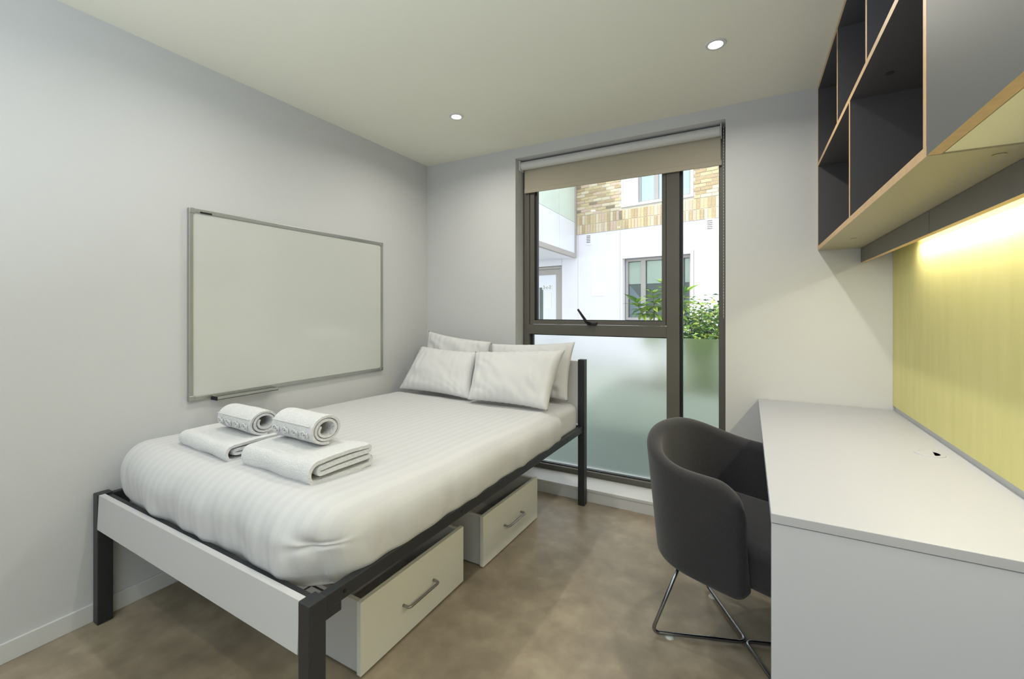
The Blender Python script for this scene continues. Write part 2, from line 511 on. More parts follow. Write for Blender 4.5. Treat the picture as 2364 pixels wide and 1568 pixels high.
# ------------------------------------------------------------------ wall shelving
SX = 0.309          # front plane
SB = 1.502          # underside
def board(name, lo, hi, par, face, edge, axis_edges):
    """laminated board: the faces listed in axis_edges show the plywood edge"""
    h = bmesh.new()
    add_box(h, lo, hi)
    h.normal_update()
    for f in h.faces:
        for ax, sg in axis_edges:
            if f.normal[ax] * sg > 0.9:
                f.material_index = 1
    return finish(name, h, [face, edge], par)
FE = [(0, -1)]
sh = root('wall_shelves', ((SX + XR) / 2, 1.91, SB), label='open charcoal plywood shelving with six compartments fixed high beside the window wall', cat='shelves')
T = 0.019
ST = ZC - 0.003
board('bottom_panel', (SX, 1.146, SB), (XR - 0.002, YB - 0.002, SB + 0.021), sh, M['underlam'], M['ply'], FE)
board('top_panel', (SX, 1.165, ST - T), (XR - 0.002, YB - 0.022, ST), sh, M['laminate'], M['ply'], FE)
board('side_panel', (SX, YB - 0.021, SB + 0.021), (XR - 0.002, YB - 0.002, ST), sh, M['laminate'], M['ply'], FE)
board('side_panel', (SX, 1.146, SB + 0.021), (XR - 0.002, 1.165, ST), sh, M['laminate'], M['ply'], FE)
board('shelf_board', (SX, 1.165, 1.925), (XR - 0.012, YB - 0.021, 1.925 + T), sh, M['laminate'], M['ply'], FE)
board('divider', (SX, 1.881, SB + 0.021), (XR - 0.012, 1.881 + T, 1.925), sh, M['laminate'], M['ply'], FE)
board('divider', (SX, 1.637, 1.925 + T), (XR - 0.012, 1.637 + T, ST - T), sh, M['laminate'], M['ply'], FE)
board('divider', (SX, 2.118, 1.925 + T), (XR - 0.012, 2.118 + T, ST - T), sh, M['laminate'], M['ply'], FE)
box('back_panel', (XR - 0.012, 1.165, SB + 0.021), (XR - 0.002, YB - 0.021, ST - T), M['laminate'], sh)
def capdot(par, x, y, z, m, r=0.011):
    h = bmesh.new(); disc(h, (x, y, z - 0.0015), r, r * 0.9, 0.0014, 20)
    finish('screw_cap', h, m, par)
capdot(sh, 0.39, 2.30, SB, M['underlam']); capdot(sh, 0.43, 1.20, SB, M['underlam']); capdot(sh, 0.38, 1.72, 1.925, M['capdark'])
cb = root('wall_cabinet', ((SX + XR) / 2, 0.6, SB), label='grey door wall cabinet next to the open shelves above the near desk end', cat='cabinet')
CY0 = -0.25
box('carcass_bottom', (SX + 0.026, CY0, SB + 0.003), (XR - 0.002, 1.144, SB + 0.021), M['underwhite'], cb)
box('carcass_side', (SX + 0.026, 1.126, SB + 0.021), (XR - 0.002, 1.144, ST), M['laminate'], cb)
box('carcass_side', (SX + 0.026, CY0, SB + 0.021), (XR - 0.002, CY0 + 0.018, ST), M['laminate'], cb)
box('carcass_top', (SX + 0.026, CY0 + 0.018, ST - T), (XR - 0.002, 1.126, ST), M['laminate'], cb)
h = bmesh.new()
add_box(h, (SX, 0.447, SB + 0.001), (SX + 0.022, 1.1445, ST)); h.normal_update()
for f in h.faces:
    if f.normal.x > -0.9: f.material_index = 1
dr = finish('cabinet_door', h, [M['doorlam'], M['ply']], cb)
h = bmesh.new()
add_box(h, (SX, CY0, SB + 0.001), (SX + 0.022, 0.443, ST)); h.normal_update()
for f in h.faces:
    if f.normal.x > -0.9: f.material_index = 1
finish('cabinet_door', h, [M['doorlam'], M['ply']], cb)
capdot(cb, 0.44, 1.06, SB + 0.003, M['underwhite'], 0.014)

# pelmet and tube under the shelves
PX = 0.482
pl = root('light_pelmet', (PX, 1.2, 1.43), label='grey plywood edged pelmet board under the shelves hiding the lamp', cat='pelmet')
for a, b in ((1.766, YB - 0.002), (CY0, 1.763)):
    board('pelmet_board', (PX, a, 1.431), (PX + 0.018, b, SB - 0.001), pl, M['pelmet'], M['ply'], [(2, -1)])
tl = root('tube_lamp', (0.573, 1.2, 1.48), label='warm fluorescent batten hidden between pelmet and green panel', cat='lamp')
box('lamp_body', (0.548, 0.2, 1.485), (0.598, 2.35, SB - 0.001), M['trim'], tl, 0.003)
h = bmesh.new(); sweep(h, [(0.573, 0.24, 1.474), (0.573, 2.31, 1.474)], 0.008, 12)
finish('tube', h, M['tube_glow'], tl, smooth=60)
ld = bpy.data.lights.new('tube_light', 'AREA'); ld.shape = 'RECTANGLE'; ld.size = 0.02; ld.size_y = 2.05
ld.energy = STRIP_W; ld.color = STRIP_COL
lo = bpy.data.objects.new('tube_light', ld); COL.objects.link(lo); lo.parent = tl
lo.matrix_basis = world_m(tl).inverted() @ Matrix.Translation((0.573, 1.275, 1.464))

# ------------------------------------------------------------------ downlights
place = [('white ring ceiling downlight nearest the desk and shelves', -0.123, 2.038), ('white ring ceiling downlight over the pillow end of the bed', -1.500, 2.071),
         ('ceiling downlight above the foot of the bed at the photo top edge', -1.540, 0.915), ('ceiling downlight above the near end of the desk', -0.123, 0.915),
         ('ceiling downlight behind the camera on the bed side', -1.540, -0.20), ('ceiling downlight behind the camera on the desk side', -0.123, -0.20),
         ]
for lab, x, y in place:
    t = root('ceiling_downlight', (x, y, ZC), label=lab, cat='ceiling light', group='recessed ceiling downlights')
    h = bmesh.new()
    ring(h, (x, y, ZC), [(0.026, -0.001), (0.030, -0.005), (0.040, -0.004), (0.043, -0.0005), (0.043, 0.0), (0.026, 0.0)])
    finish('bezel', h, M['trim'], t, smooth=True)
    h = bmesh.new(); disc(h, (x, y, ZC - 0.0025), 0.024, 0.0255, 0.002)
    finish('lens', h, M['lens'], t)
    ld = bpy.data.lights.new('downlight', 'AREA'); ld.shape = 'DISK'; ld.size = 0.05
    ld.energy = DOWN_W * (1.45 if y > 1.5 else 1.0 if y > 0.5 else 0.75); ld.color = DOWN_COL; ld.spread = R(160)
    lo = bpy.data.objects.new('downlight_lamp', ld); COL.objects.link(lo); lo.parent = t
    lo.location = (0, 0, -0.008)

# ------------------------------------------------------------------ bed
BA = R(-0.95)
BO = Vector((-2.209, 0.691, 0))
BW, BL_ = 1.298, 1.913
bed = root('bed', BO, BA, label='black metal single bed frame with white footboard and headboard', cat='bed')
PW, PD = 0.042, 0.047
def lbox(name, lo, hi, m, par, bev=0.0, seg=2):
    return box(name, lo, hi, m, par, bev, local=True, seg=seg)
for (x, y, z) in ((0, 0, 0.4955), (BW - PW, 0, 0.4955), (0, BL_ - PD, 0.895), (BW - PW, BL_ - PD, 0.895)):
    lbox('leg', (x, y, 0), (x + PW, y + PD, z), M['bedmetal'], bed, 0.0025)
# rails
lbox('side_rail', (BW - 0.036, PD, 0.450), (BW - 0.010, BL_ - PD, 0.488), M['bedmetal'], bed, 0.002)
lbox('side_rail', (0.010, PD, 0.450), (0.036, BL_ - PD, 0.488), M['bedmetal'], bed, 0.002)
lbox('foot_rail', (PW, 0.022, 0.445), (BW - PW, 0.044, 0.488), M['bedmetal'], bed, 0.002)
lbox('head_rail', (PW, BL_ - 0.044, 0.445), (BW - PW, BL_ - 0.020, 0.488), M['bedmetal'], bed, 0.002)
for x in (BW - 0.037, 0.009):
    lbox('bracket', (x, PD - 0.002, 0.428), (x + 0.028, PD + 0.052, 0.452), M['bedmetal'], bed, 0.001)
for yy in (0.11, 0.62, 1.12, 1.62):
    h = bmesh.new(); sweep(h, [(BW - 0.0105, yy, 0.470), (BW - 0.0085, yy, 0.470)], 0.005, 12)
    finish('rail_bolt', h, M['black'], bed, local=True)
h = bmesh.new()
vs = add_box(h, (PW + 0.001, 0.004, 0.3665), (BW - PW - 0.001, 0.022, 0.4945), 0)
for v in h.verts:
    if v.co.z < 0.4: v.co.y -= 0.005
tag(finish('footboard', h, M['board'], bed, local=True), 'white board across the foot end')
tag(lbox('headboard', (PW + 0.001, BL_ - 0.044, 0.50), (BW - PW - 0.001, BL_ - 0.026, 0.885), M['board'], bed, 0.001), 'white board behind the pillows')
# welded wire base
for i in range(22):
    x = 0.075 + i * (BW - 0.15) / 21
    h = bmesh.new(); sweep(h, [(x, 0.035, 0.452), (x, BL_ - 0.035, 0.452)], 0.0022, 6)
    finish('base_wire', h, M['bedmetal'], bed, local=True)
for i in range(20):
    y = 0.105 + i * (BL_ - 0.2) / 19
    h = bmesh.new(); sweep(h, [(0.030, y, 0.4475), (BW - 0.030, y, 0.4475)], 0.0025, 6)
    finish('cross_wire', h, M['bedmetal'], bed, local=True)

# mattress and bedding
def cloth_block(lo, hi, r, cuts, fn, square=0.0):
    h = bmesh.new()
    bmesh.ops.create_cube(h, size=2.0)
    bmesh.ops.subdivide_edges(h, edges=h.edges[:], cuts=cuts, use_grid_fill=True)
    c = (Vector(lo) + Vector(hi)) / 2; hs = (Vector(hi) - Vector(lo)) / 2
    for v in h.verts:
        q = Vector((math.copysign(abs(v.co[i]) ** 0.8, v.co[i]) * hs[i] for i in range(3)))
        rr = Vector((min(r, hs[0]), min(r, hs[1]), min(r, hs[2])))
        k = Vector((max(-hs[i] + rr[i], min(hs[i] - rr[i], q[i])) for i in range(3)))
        d = q - k
        dn = Vector((d[i] / rr[i] for i in range(3)))
        if dn.length > 1e-6:
            # move from the cube skin to the rounded skin
            dn.normalize()
            q = k + Vector((dn[i] * rr[i] for i in range(3)))
            n_ = dn
            hl = math.hypot(dn.x, dn.y)
            if square and dn.z < 0 and hl > 0.02:      # fuller underside
                q.x += dn.x / hl * rr.x * (1 - hl) * square; q.y += dn.y / hl * rr.y * (1 - hl) * square
        else:
            n_ = Vector((0, 0, 1))
        v.co = fn(c + q, n_)
    return h

def top_z(y):
    return 0.682 - 0.022 * y

def mattress_fn(p, n):
    t = (p.z - 0.456) / 0.20
    p = p.copy()
    p.z = 0.456 + t * (top_z(p.y) - 0.012 - 0.456)
    return p
h = cloth_block((0.07, 0.24, 0.456), (BW - 0.035, BL_ - 0.05, 0.656), 0.05, 30, mattress_fn)
mt = root('mattress', BO, BA, label='white mattress lying on the black bed frame, showing beside the pillows', cat='mattress')
finish('mattress_body', h, M['pillow'], mt, smooth=60, local=True)

DLO, DHI = (0.004, 0.030, 0.458), (BW - 0.002, 1.62, 0.658)
def duvet_fn(p, n):
    t = (p.z - 0.458) / 0.20
    q = p.copy()
    q.z = 0.458 + t * (top_z(p.y) - 0.458)
    side = max(abs(n.x), abs(n.y)) if n.length else 0
    low = max(0.0, 1 - t)
    # soft overall unevenness
    q.z += t * (0.006 * nz(p, 2.2, 3.1) + 0.003 * nz(p, 7, 1.0))
    # vertical creases on the hanging sides, growing downward
    if side > 0.3:
        along = p.y if abs(n.x) > abs(n.y) else p.x
        w = (0.010 * math.sin(along * 19 + 3 * nz(p, 2.5, 8)) + 0.006 * math.sin(along * 47 + 5 * nz(p, 3, 2)) + 0.014 * nz((along * 3.0, p.z * 2, 0), 1, 5))
        w += 0.010 * abs(nz((along * 9.0, p.z * 7 + along * 4, 1.5), 1, 2)) - 0.003
        q += Vector((n.x, n.y, 0)) * w * (0.25 + 0.75 * low) * (0.9 if abs(n.y) > abs(n.x) else 0.55)
        q.z += 0.004 * nz((along * 14, p.z * 10, 3), 1, 1) * low
    # tucked in at the bottom
    tuck = max(0.0, (0.50 - q.z) / 0.05)
    if side > 0.2:
        q -= Vector((n.x, n.y, 0)) * 0.022 * tuck ** 1.5
    # the foot corner pulls in towards its tuck, most at the bottom
    for cx in (0.0, BW):
        dd_ = math.hypot((p.x - cx) / 0.20, (p.y - 0.02) / 0.20)
        if dd_ < 1:
            k = (1 - dd_) ** 1.2 * (0.3 + 0.7 * low)
            q += Vector((1 if cx == 0 else -1, 1, 0)).normalized() * 0.085 * k
    # gathered knot where the foot corner is tied in
    kd = q - Vector((1.215, 0.055, 0.585))
    if kd.length < 0.16:
        a_ = math.atan2(kd.z, kd.x - kd.y)
        q -= n * (0.016 * math.exp(-(kd.length / 0.028) ** 2) - 0.0065 * math.cos(6 * a_ + 1) * math.exp(-kd.length / 0.05) * min(1, kd.length / 0.03))
    return q
h = cloth_block(DLO, DHI, 0.11, 84, duvet_fn, 0.68)
dv = tag(finish('bed_cover', h, M['sheet'], None, smooth='all', local=True), 'white satin striped cover tucked round the mattress', 'bedding')
dv.location = BO; dv.rotation_euler = (0, 0, BA)

# ------------------------------------------------------------------ pillows
def pillow(label, c, thick, seed, wr=1.0):
    """c: four world corners bottom-left, bottom-right, top-right, top-left of the pillow's middle plane"""
    c = [Vector(p) for p in c]
    cen = sum(c, Vector()) / 4
    base = Vector((cen.x, cen.y, min(p.z for p in c)))
    nrm = ((c[1] - c[0]).cross(c[3] - c[0])).normalized()
    h = bmesh.new()
    NU, NV = 56, 40
    def P(i, j, sgn):
        u = -1 + 2 * i / NU; v = -1 + 2 * j / NV
        # sides bow inward between the pointed corners
        uu = u * (1 - 0.055 * (1 - v * v)); vv = v * (1 - 0.075 * (1 - u * u))
        a, b = (uu + 1) / 2, (vv + 1) / 2
        p = c[0] * (1 - a) * (1 - b) + c[1] * a * (1 - b) + c[2] * a * b + c[3] * (1 - a) * b
        e = max(0.0, (1 - abs(u) ** 2.4)) * max(0.0, (1 - abs(v) ** 2.2))
        t = thick * 0.5 * e ** 0.5
        k = (0.35 + 0.65 * abs(u)) * (1 - abs(u) ** 8)
        w = 0.011 * wr * nz((u * 2.2 + v * 1.2, v * 1.6, seed), 1.0) + 0.003 * wr * math.sin(9 * (u + 0.7 * v) + 6 * nz((u, v, seed), 1.3)) * k
        w += 0.0022 * wr * math.sin(21 * (u * 0.9 + v * 0.5) + 14 * nz((u, v, seed + 5), 1.1)) * k
        seam = 0.003 * math.sin(i * 1.3 + seed) * (1 - e)
        return p + nrm * (sgn * (t + w * min(1, e * 3)) ) + nrm * seam
    for sgn in (1, -1):
        g = [[h.verts.new(P(i, j, sgn)) for j in range(NV + 1)] for i in range(NU + 1)]
        for i in range(NU):
            for j in range(NV):
                h.faces.new((g[i][j], g[i + 1][j], g[i + 1][j + 1], g[i][j + 1]))
    bmesh.ops.remove_doubles(h, verts=h.verts[:], dist=0.0006)
    r_ = root('pillow', base)
    o = finish('pillow', h, M['pillow'], r_, smooth='all')
    bpy.data.objects.remove(r_)
    o.parent = None
    o.location = base
    o.name = 'pillow'
    return tag(o, label, 'pillow', 'white pillows stacked against the headboard')

pillow('rear white pillow in the wall corner, behind the left front one', [(-2.10, 2.455, 0.690), (-1.50, 2.44, 0.68), (-1.53, 2.505, 0.985), (-2.075, 2.52, 1.045)], 0.10, 1.3)
pillow('rear white pillow next to the black headboard post', [(-1.50, 2.43, 0.68), (-0.945, 2.425, 0.655), (-0.925, 2.50, 1.005), (-1.52, 2.49, 0.975)], 0.10, 4.1)
pillow('front white pillow by the whiteboard wall', [(-2.09, 2.225, 0.665), (-1.47, 2.17, 0.662), (-1.555, 2.375, 0.925), (-2.04, 2.40, 0.945)], 0.13, 2.2, 0.8)
pillow('front white pillow on the window side, overlapping its neighbour', [(-1.455, 2.12, 0.672), (-0.945, 2.13, 0.660), (-0.935, 2.36, 0.968), (-1.545, 2.34, 0.93)], 0.15, 7.7, 1.15)

# ------------------------------------------------------------------ towels
def ribbon(path, th, x0, x1, nx, m, name, parent, seed, wob=0.004, taper=0.0):
    """thick cloth strip: 2D path in (y,z), thickness th, extruded along x"""
    pts = [Vector((p[0], p[1])) for p in path]
    n = len(pts)
    nm = []
    for i in range(n):
        a = pts[max(0, i - 1)]; b = pts[min(n - 1, i + 1)]
        t = (b - a).normalized(); nm.append(Vector((-t.y, t.x)))
    base_pts = pts
    loop = []
    for i in range(n): loop.append((pts[i] + nm[i] * th / 2, i))
    e = (pts[-1] - pts[-2]).normalized()
    loop.append((pts[-1] + e * th * 0.45, n - 1))
    for i in reversed(range(n)): loop.append((pts[i] - nm[i] * th / 2, i))
    e = (pts[0] - pts[1]).normalized()
    loop.append((pts[0] + e * th * 0.45, 0))
    h = bmesh.new()
    rings = []
    for k in range(nx + 1):
        s = 0.5 - 0.5 * math.cos(math.pi * k / nx)
        x = x0 + (x1 - x0) * s
        ring_ = []
        ed = abs(2 * s - 1)
        sh_ = 0.30 * max(0.0, (ed - 0.86) / 0.14) ** 2
        for q, i in loop:
            f = i / (n - 1)
            q = q.lerp(base_pts[i], sh_)
            ex = 0.006 * nz((f * 6, seed, 1 if s > 0.5 else 9), 1.0) * (abs(2 * s - 1) ** 3) * (1 if s > 0.5 else -1)
            w = wob * nz((x * 9, q.x * 9, q.y * 14 + seed), 1.0)
            ring_.append(h.verts.new(Vector((x + ex, q.x + w, q.y + w * 0.8))))
        rings.append(ring_)
    L = len(loop)
    for k in range(nx):
        for j in range(L):
            h.faces.new((rings[k][j], rings[k][(j + 1) % L], rings[k + 1][(j + 1) % L], rings[k + 1][j]))
    # end faces as a strip of quads between both sides of the ribbon
    for rr in (rings[0], rings[-1]):
        for i in range(n - 1):
            a, b = rr[i], rr[i + 1]
            c_, d_ = rr[2 * n - i - 1], rr[2 * n - i]
            h.faces.new((a, b, c_, d_))
        h.faces.new((rr[n - 1], rr[n], rr[n + 1]))
        h.faces.new((rr[0], rr[2 * n + 1], rr[2 * n]))
    return finish(name, h, m, parent, smooth=55, local=True)

def arc(cy, cz, r, a0, a1, n=8, rz=None):
    rz = rz or r
    return [(cy + math.cos(R(a0 + (a1 - a0) * k / n)) * r, cz + math.sin(R(a0 + (a1 - a0) * k / n)) * rz) for k in range(n + 1)]

def folded_towel(label, loc, rz, lx, ly, hh, seed):
    t = root('bath_towel', loc, rz, label, 'towel', 'folded bath towels on the bed')
    th = hh * 0.215
    hy = ly / 2
    r0 = (hh - th) / 2
    path = [(hy - 0.006, th / 2 + 0.002)]
    path += [(hy * 0.4, th / 2), (-hy * 0.2, th / 2), (-hy + r0 * 1.2, th / 2)]
    path += arc(-hy + r0, th / 2 + r0, r0, 268, 95, 12)
    path += [(-hy * 0.3, hh - th / 2 + 0.002), (hy * 0.3, hh - th / 2 + 0.001), (hy - th * 1.3, hh - th / 2 - 0.002)]
    path += arc(hy - th * 1.1, hh - th * 1.02, th * 0.52, 80, -85, 8)
    path += [(hy * 0.3, hh - th * 1.56), (-hy * 0.2, hh - th * 1.58), (-hy + r0 * 1.4, hh - th * 1.62)]
    path += arc(-hy + r0 * 1.35, hh - th * 2.13, th * 0.5, 100, 262, 8)
    path += [(-hy * 0.2, hh - th * 2.66), (hy * 0.3, hh - th * 2.66), (hy - 0.010, hh - th * 2.62)]
    path += arc(hy - 0.014, hh - th * 3.12, th * 0.46, 70, -60, 5)
    body = ribbon(path, th * 0.99, -lx / 2, lx / 2, 26, M['towel'], 'towel_folds', t, seed, 0.006)
    return t

def rolled_towel(label, loc, rz, ln, rad, seed):
    t = root('hand_towel', loc, rz, label, 'towel', 'rolled hand towels on the bath towels')
    path = []
    N = 88; turns = 2.35
    th = rad * 0.205
    for k in range(N + 1):
        f = k / N
        a = R(150) + f * turns * 2 * math.pi
        r_ = rad * 0.40 + (rad * 0.90 - rad * 0.40) * f
        path.append((math.cos(a) * r_ * 1.12, rad * 0.95 + math.sin(a) * r_ * 0.90))
    ribbon(path, th * 0.93, -ln / 2, ln / 2, 22, M['towel'], 'rolled_cloth', t, seed, 0.003)
    # embossed border on the camera side: two ribs and a row of scrolls lying on the cloth
    ro = rad * 1.0 + 0.0008
    def on(a, x):
        return Vector((x, math.cos(a) * ro * 1.12, rad * 0.95 + math.sin(a) * ro * 0.90))
    h = bmesh.new()
    for a in (R(158),):
        sweep(h, [on(a, -ln * 0.47 + ln * 0.94 * k / 20) for k in range(21)], 0.0024, 6)
    nsc = 4
    for s in range(nsc):
        cx = -ln * 0.36 + s * ln * 0.24
        pts = []
        for k in range(46):
            f = k / 45
            rr = 0.003 + 0.0155 * f
            aa = f * 2 * math.pi * 1.9 + 1.2
            ang = R(190) - (math.sin(aa) * rr) / ro
            pts.append(on(ang, cx + math.cos(aa) * rr * 1.05))
        sweep(h, pts, 0.0023, 6)
    tag(finish('scroll_border', h, M['towel'], t, smooth='all', local=True), 'embossed scroll border')
    return t

ZT = 0.672
folded_towel('white folded bath towel nearer the whiteboard, under a rolled towel', (-1.748, 0.985, ZT - 0.003), R(-4), 0.375, 0.27, 0.062, 3.0)
folded_towel('thick white folded bath towel nearer the room, under a rolled towel', (-1.315, 0.962, ZT - 0.005), R(-2), 0.362, 0.235, 0.078, 8.0)
rolled_towel('small white rolled towel on the stack nearer the whiteboard', (-1.700, 0.985, ZT + 0.058), R(-3), 0.24, 0.054, 2.0)
rolled_towel('small white rolled towel on the stack nearer the room', (-1.352, 0.985, ZT + 0.072), R(-3), 0.225, 0.058, 6.0)

# ------------------------------------------------------------------ under-bed storage boxes
def storage(label, xf, ya, yb, hgt, rz, depth=0.62):
    L = yb - ya
    t = root('storage_drawer', (xf, ya, 0), rz, label, 'drawer', 'white storage drawers under the bed')
    w = 0.018; z0 = 0.006
    lbox('front_panel', (-w, 0, z0), (0, L, hgt), M['drawer'], t, 0.001)
    lbox('side_panel', (-depth, 0.008, z0), (-w - 0.0005, 0.008 + 0.016, hgt - 0.006), M['board'], t, 0.0008)
    lbox('side_panel', (-depth, L - 0.024, z0), (-w - 0.0005, L - 0.008, hgt - 0.006), M['board'], t, 0.0008)
    lbox('back_panel', (-depth, 0.0245, z0), (-depth + 0.016, L - 0.0245, hgt - 0.006), M['board'], t)
    lbox('base_panel', (-depth + 0.0165, 0.0245, z0), (-w - 0.0005, L - 0.0245, z0 + 0.01), M['board'], t)
    for xx in (-0.06, -depth + 0.05):
        for yy in (0.05, L - 0.05):
            h = bmesh.new(); disc(h, (xx, yy, 0), 0.014, 0.014, 0.0058, 16)
            finish('foot', h, M['black'], t, local=True)
    yc = L / 2 - 0.005; hz = hgt * 0.5
    pts = fillet([(-0.001, yc - 0.085, hz), (0.030, yc - 0.085, hz), (0.030, yc + 0.085, hz), (-0.001, yc + 0.085, hz)], 0.014)
    h = bmesh.new(); sweep(h, pts, 0.0052, 10)
    tag(finish('handle', h, M['steel'], t, smooth='all', local=True), 'brushed steel bow handle')
    return t
storage('white storage drawer under the bed near its foot', -1.105, 1.000, 1.574, 0.246, R(-0.3))
storage('white storage drawer under the bed near the window', -1.079, 1.700, 2.262, 0.240, R(-1.2))

# ------------------------------------------------------------------ tub chair
ch = root('tub_chair', (-0.008, 1.762, 0), R(-23), label='charcoal wool tub chair pushed up to the desk', cat='chair')
def shell_mid(s, z):
    """s in [-1,1] round the U from one arm front to the other; returns mid-surface point and outward normal (local, facing +X)"""
    zz = (z - 0.32) / 0.45
    fl = 0.225 + 0.045 * zz           # half width grows upward
    bx = -0.265 - 0.040 * zz          # back leans a little
    frx = 0.105 + 0.0 * zz
    # U outline: straight arm, superelliptic back
    arm = 0.30                         # share of s for each straight arm part
    a = abs(s); sg = 1 if s >= 0 else -1
    if a > 1 - arm:
        f = (a - (1 - arm)) / arm
        x = -0.06 + (frx + 0.06) * f
        y = fl * (1 - 0.03 * f * f)
    else:
        ang = (a / (1 - arm)) * math.pi / 2       # 0 at back centre, 90 deg at side
        e = 0.80
        x = -0.06 - (abs(bx) - 0.06) * (math.cos(ang) ** e)
        y = fl * (math.sin(ang) ** e)
    return Vector((x, sg * y, z))
def shell():
    h = bmesh.new()
    NS, NT = 96, 40
    TH = 0.052
    def lims(s):
        a = abs(s)
        # distance from the arm front along the outline (metres, roughly)
        d = (1 - a) * 0.58
        k = min(1, max(0, (0.72 - a) / 0.72))
        zt = 0.662 + 0.088 * (k * k * (3 - 2 * k))
        zb = 0.290
        Rt, Rb = 0.10, 0.05
        if d < Rt: zt -= Rt - math.sqrt(max(0, Rt * Rt - (Rt - d) ** 2))
        if d < Rb: zb += Rb - math.sqrt(max(0, Rb * Rb - (Rb - d) ** 2))
        return zb, zt, d
    def col(i):
        f = -1 + 2 * i / NS
        s = math.copysign(1 - (1 - abs(f)) ** 1.25, f)     # denser near arm fronts
        return s
    mids = []
    for i in range(NS + 1):
        s = col(i); zb, zt, d = lims(s)
        row = []
        for j in range(NT + 1):
            t = j / NT
            t = 0.5 - 0.5 * math.cos(t * math.pi)
            z = zb + (zt - zb) * t
            row.append((shell_mid(s, z), min(d, (zt - z), (z - zb))))
        mids.append(row)
    def nrm(i, j):
        i0, i1 = max(0, i - 1), min(NS, i + 1)
        a = mids[i1][j][0] - mids[i0][j][0]
        n_ = a.cross(Vector((0, 0, 1)))
        return n_.normalized() if n_.length > 1e-9 else Vector((1, 0, 0))
    for sg in (1, -1):
        g = []
        for i in range(NS + 1):
            r_ = []
            for j in range(NT + 1):
                p, dd = mids[i][j]
                rr = 0.030
                q = min(1.0, max(0.0, dd) / rr)
                ht = TH / 2 * math.sqrt(max(0, 1 - (1 - q) ** 2))
                r_.append(h.verts.new(p + nrm(i, j) * sg * ht))
            g.append(r_)
        for i in range(NS):
            for j in range(NT):
                h.faces.new((g[i][j], g[i + 1][j], g[i + 1][j + 1], g[i][j + 1]))
    bmesh.ops.remove_doubles(h, verts=h.verts[:], dist=0.0005)
    return h
finish('backrest_shell', shell(), M['fabric'], ch, smooth='all', local=True)
def seat_fn(p, n):
    q = p.copy()
    # rounded at the back to follow the shell
    if q.x < 0:
        lim = math.sqrt(max(0.0, 1 - (q.x / -0.26) ** 2)) * 0.215 + 0.002 if q.x > -0.26 else 0.002
        if abs(q.y) > lim: q.y = math.copysign(lim, q.y)
    q.z += 0.006 * (1 - (q.y / 0.22) ** 2) * (1 if n.z > 0.5 else 0)
    return q
h = cloth_block((-0.24, -0.212, 0.325), (0.27, 0.212, 0.462), 0.035, 24, seat_fn)
finish('seat', h, M['fabric'], ch, smooth='all', local=True)
# wire base: two V rods meeting back to back, every end rising to the seat
def rod(a0, a1, off):
    def dirv(a): return Vector((math.cos(R(a)), math.sin(R(a)), 0))
    bis = (dirv(a0) + dirv(a1)).normalized()
    hub = bis * off + Vector((0, 0, 0.0125))
    def foot(a): return dirv(a) * 0.325 + Vector((0, 0, 0.0125))
    def up(a): return dirv(a) * 0.205 + Vector((0, 0, 0.325))
    return fillet([up(a0), foot(a0), hub - bis * 0.0, foot(a1), up(a1)], 0.03, 7)
CR = 23     # local angles: world angle + 23
for a0, a1 in ((200 + CR, 118 + CR), (20 + CR, -62 + CR)):
    h = bmesh.new(); sweep(h, rod(a0, a1, -0.004), 0.0065, 12)
    finish('base_rod', h, M['chrome'], ch, smooth='all', local=True)
for a in (200 + CR, 118 + CR, 20 + CR, -62 + CR):
    d = Vector((math.cos(R(a)), math.sin(R(a)), 0)) * 0.262
    h = bmesh.new(); disc(h, (d.x, d.y, 0.0), 0.017, 0.013, 0.006, 18)
    tag(finish('floor_glide', h, M['glider'], ch, local=True), 'clear plastic glide')
h = bmesh.new(); add_box(h, (-0.18, -0.17, 0.317), (0.18, 0.17, 0.327), 0.003)
finish('seat_plate', h, M['black'], ch, local=True)

# ------------------------------------------------------------------ courtyard outside
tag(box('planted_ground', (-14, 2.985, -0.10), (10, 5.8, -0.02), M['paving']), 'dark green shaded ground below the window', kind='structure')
tag(box('courtyard_paving', (-14, 5.8, -0.10), (10, 16, -0.02), M['slab']), 'pale paving of the courtyard', kind='structure')

FO = Vector((-3.890, 10.622, 0))
FA = math.atan2(-0.1666, 0.98620)
bd = root('apartment_building', FO, FA, label='white and buff brick apartment building across the courtyard', cat='building')
# local: x = s along facade to the right, y into the building, z up.  facade face at y = 0
def fbox(name, s0, s1, z0, z1, y0=0.0, y1=0.25, m=None, par=None, bev=0.0):
    return box(name, (s0, y0, z0), (s1, y1, z1), m or M['render'], par or bd, bev, local=True)
# rendered ground floor built from panels round the openings (joints 8 mm)
g = 0.008
WIN = (1.235, 2.842, 0.95, 2.462)       # lower window hole
DOOR = (-1.95, -0.452, -0.02, 2.385)
fbox('render_panel', DOOR[1] + g, 0.028, -0.02, 3.142)
fbox('render_panel', 0.036, WIN[0] - 0.05, -0.02, 3.142)
fbox('render_panel', WIN[0] - 0.045, WIN[1] + 0.045, WIN[3] + 0.04, 3.142)
fbox('render_panel', WIN[0] - 0.045, WIN[1] + 0.045, -0.02, WIN[2] - 0.03)
fbox('render_panel', WIN[1] + 0.05, 4.9, -0.02, 3.142)
fbox('render_panel', 4.908, 9.0, -0.02, 3.142)
fbox('render_panel', DOOR[0], DOOR[1], DOOR[3] + g, 3.142)
fbox('render_panel', -7.0, DOOR[0] - g, -0.02, 3.142)
fbox('backing_wall', -7.0, 9.0, -0.02, 6.2, 0.252, 0.40, M['mortar'])
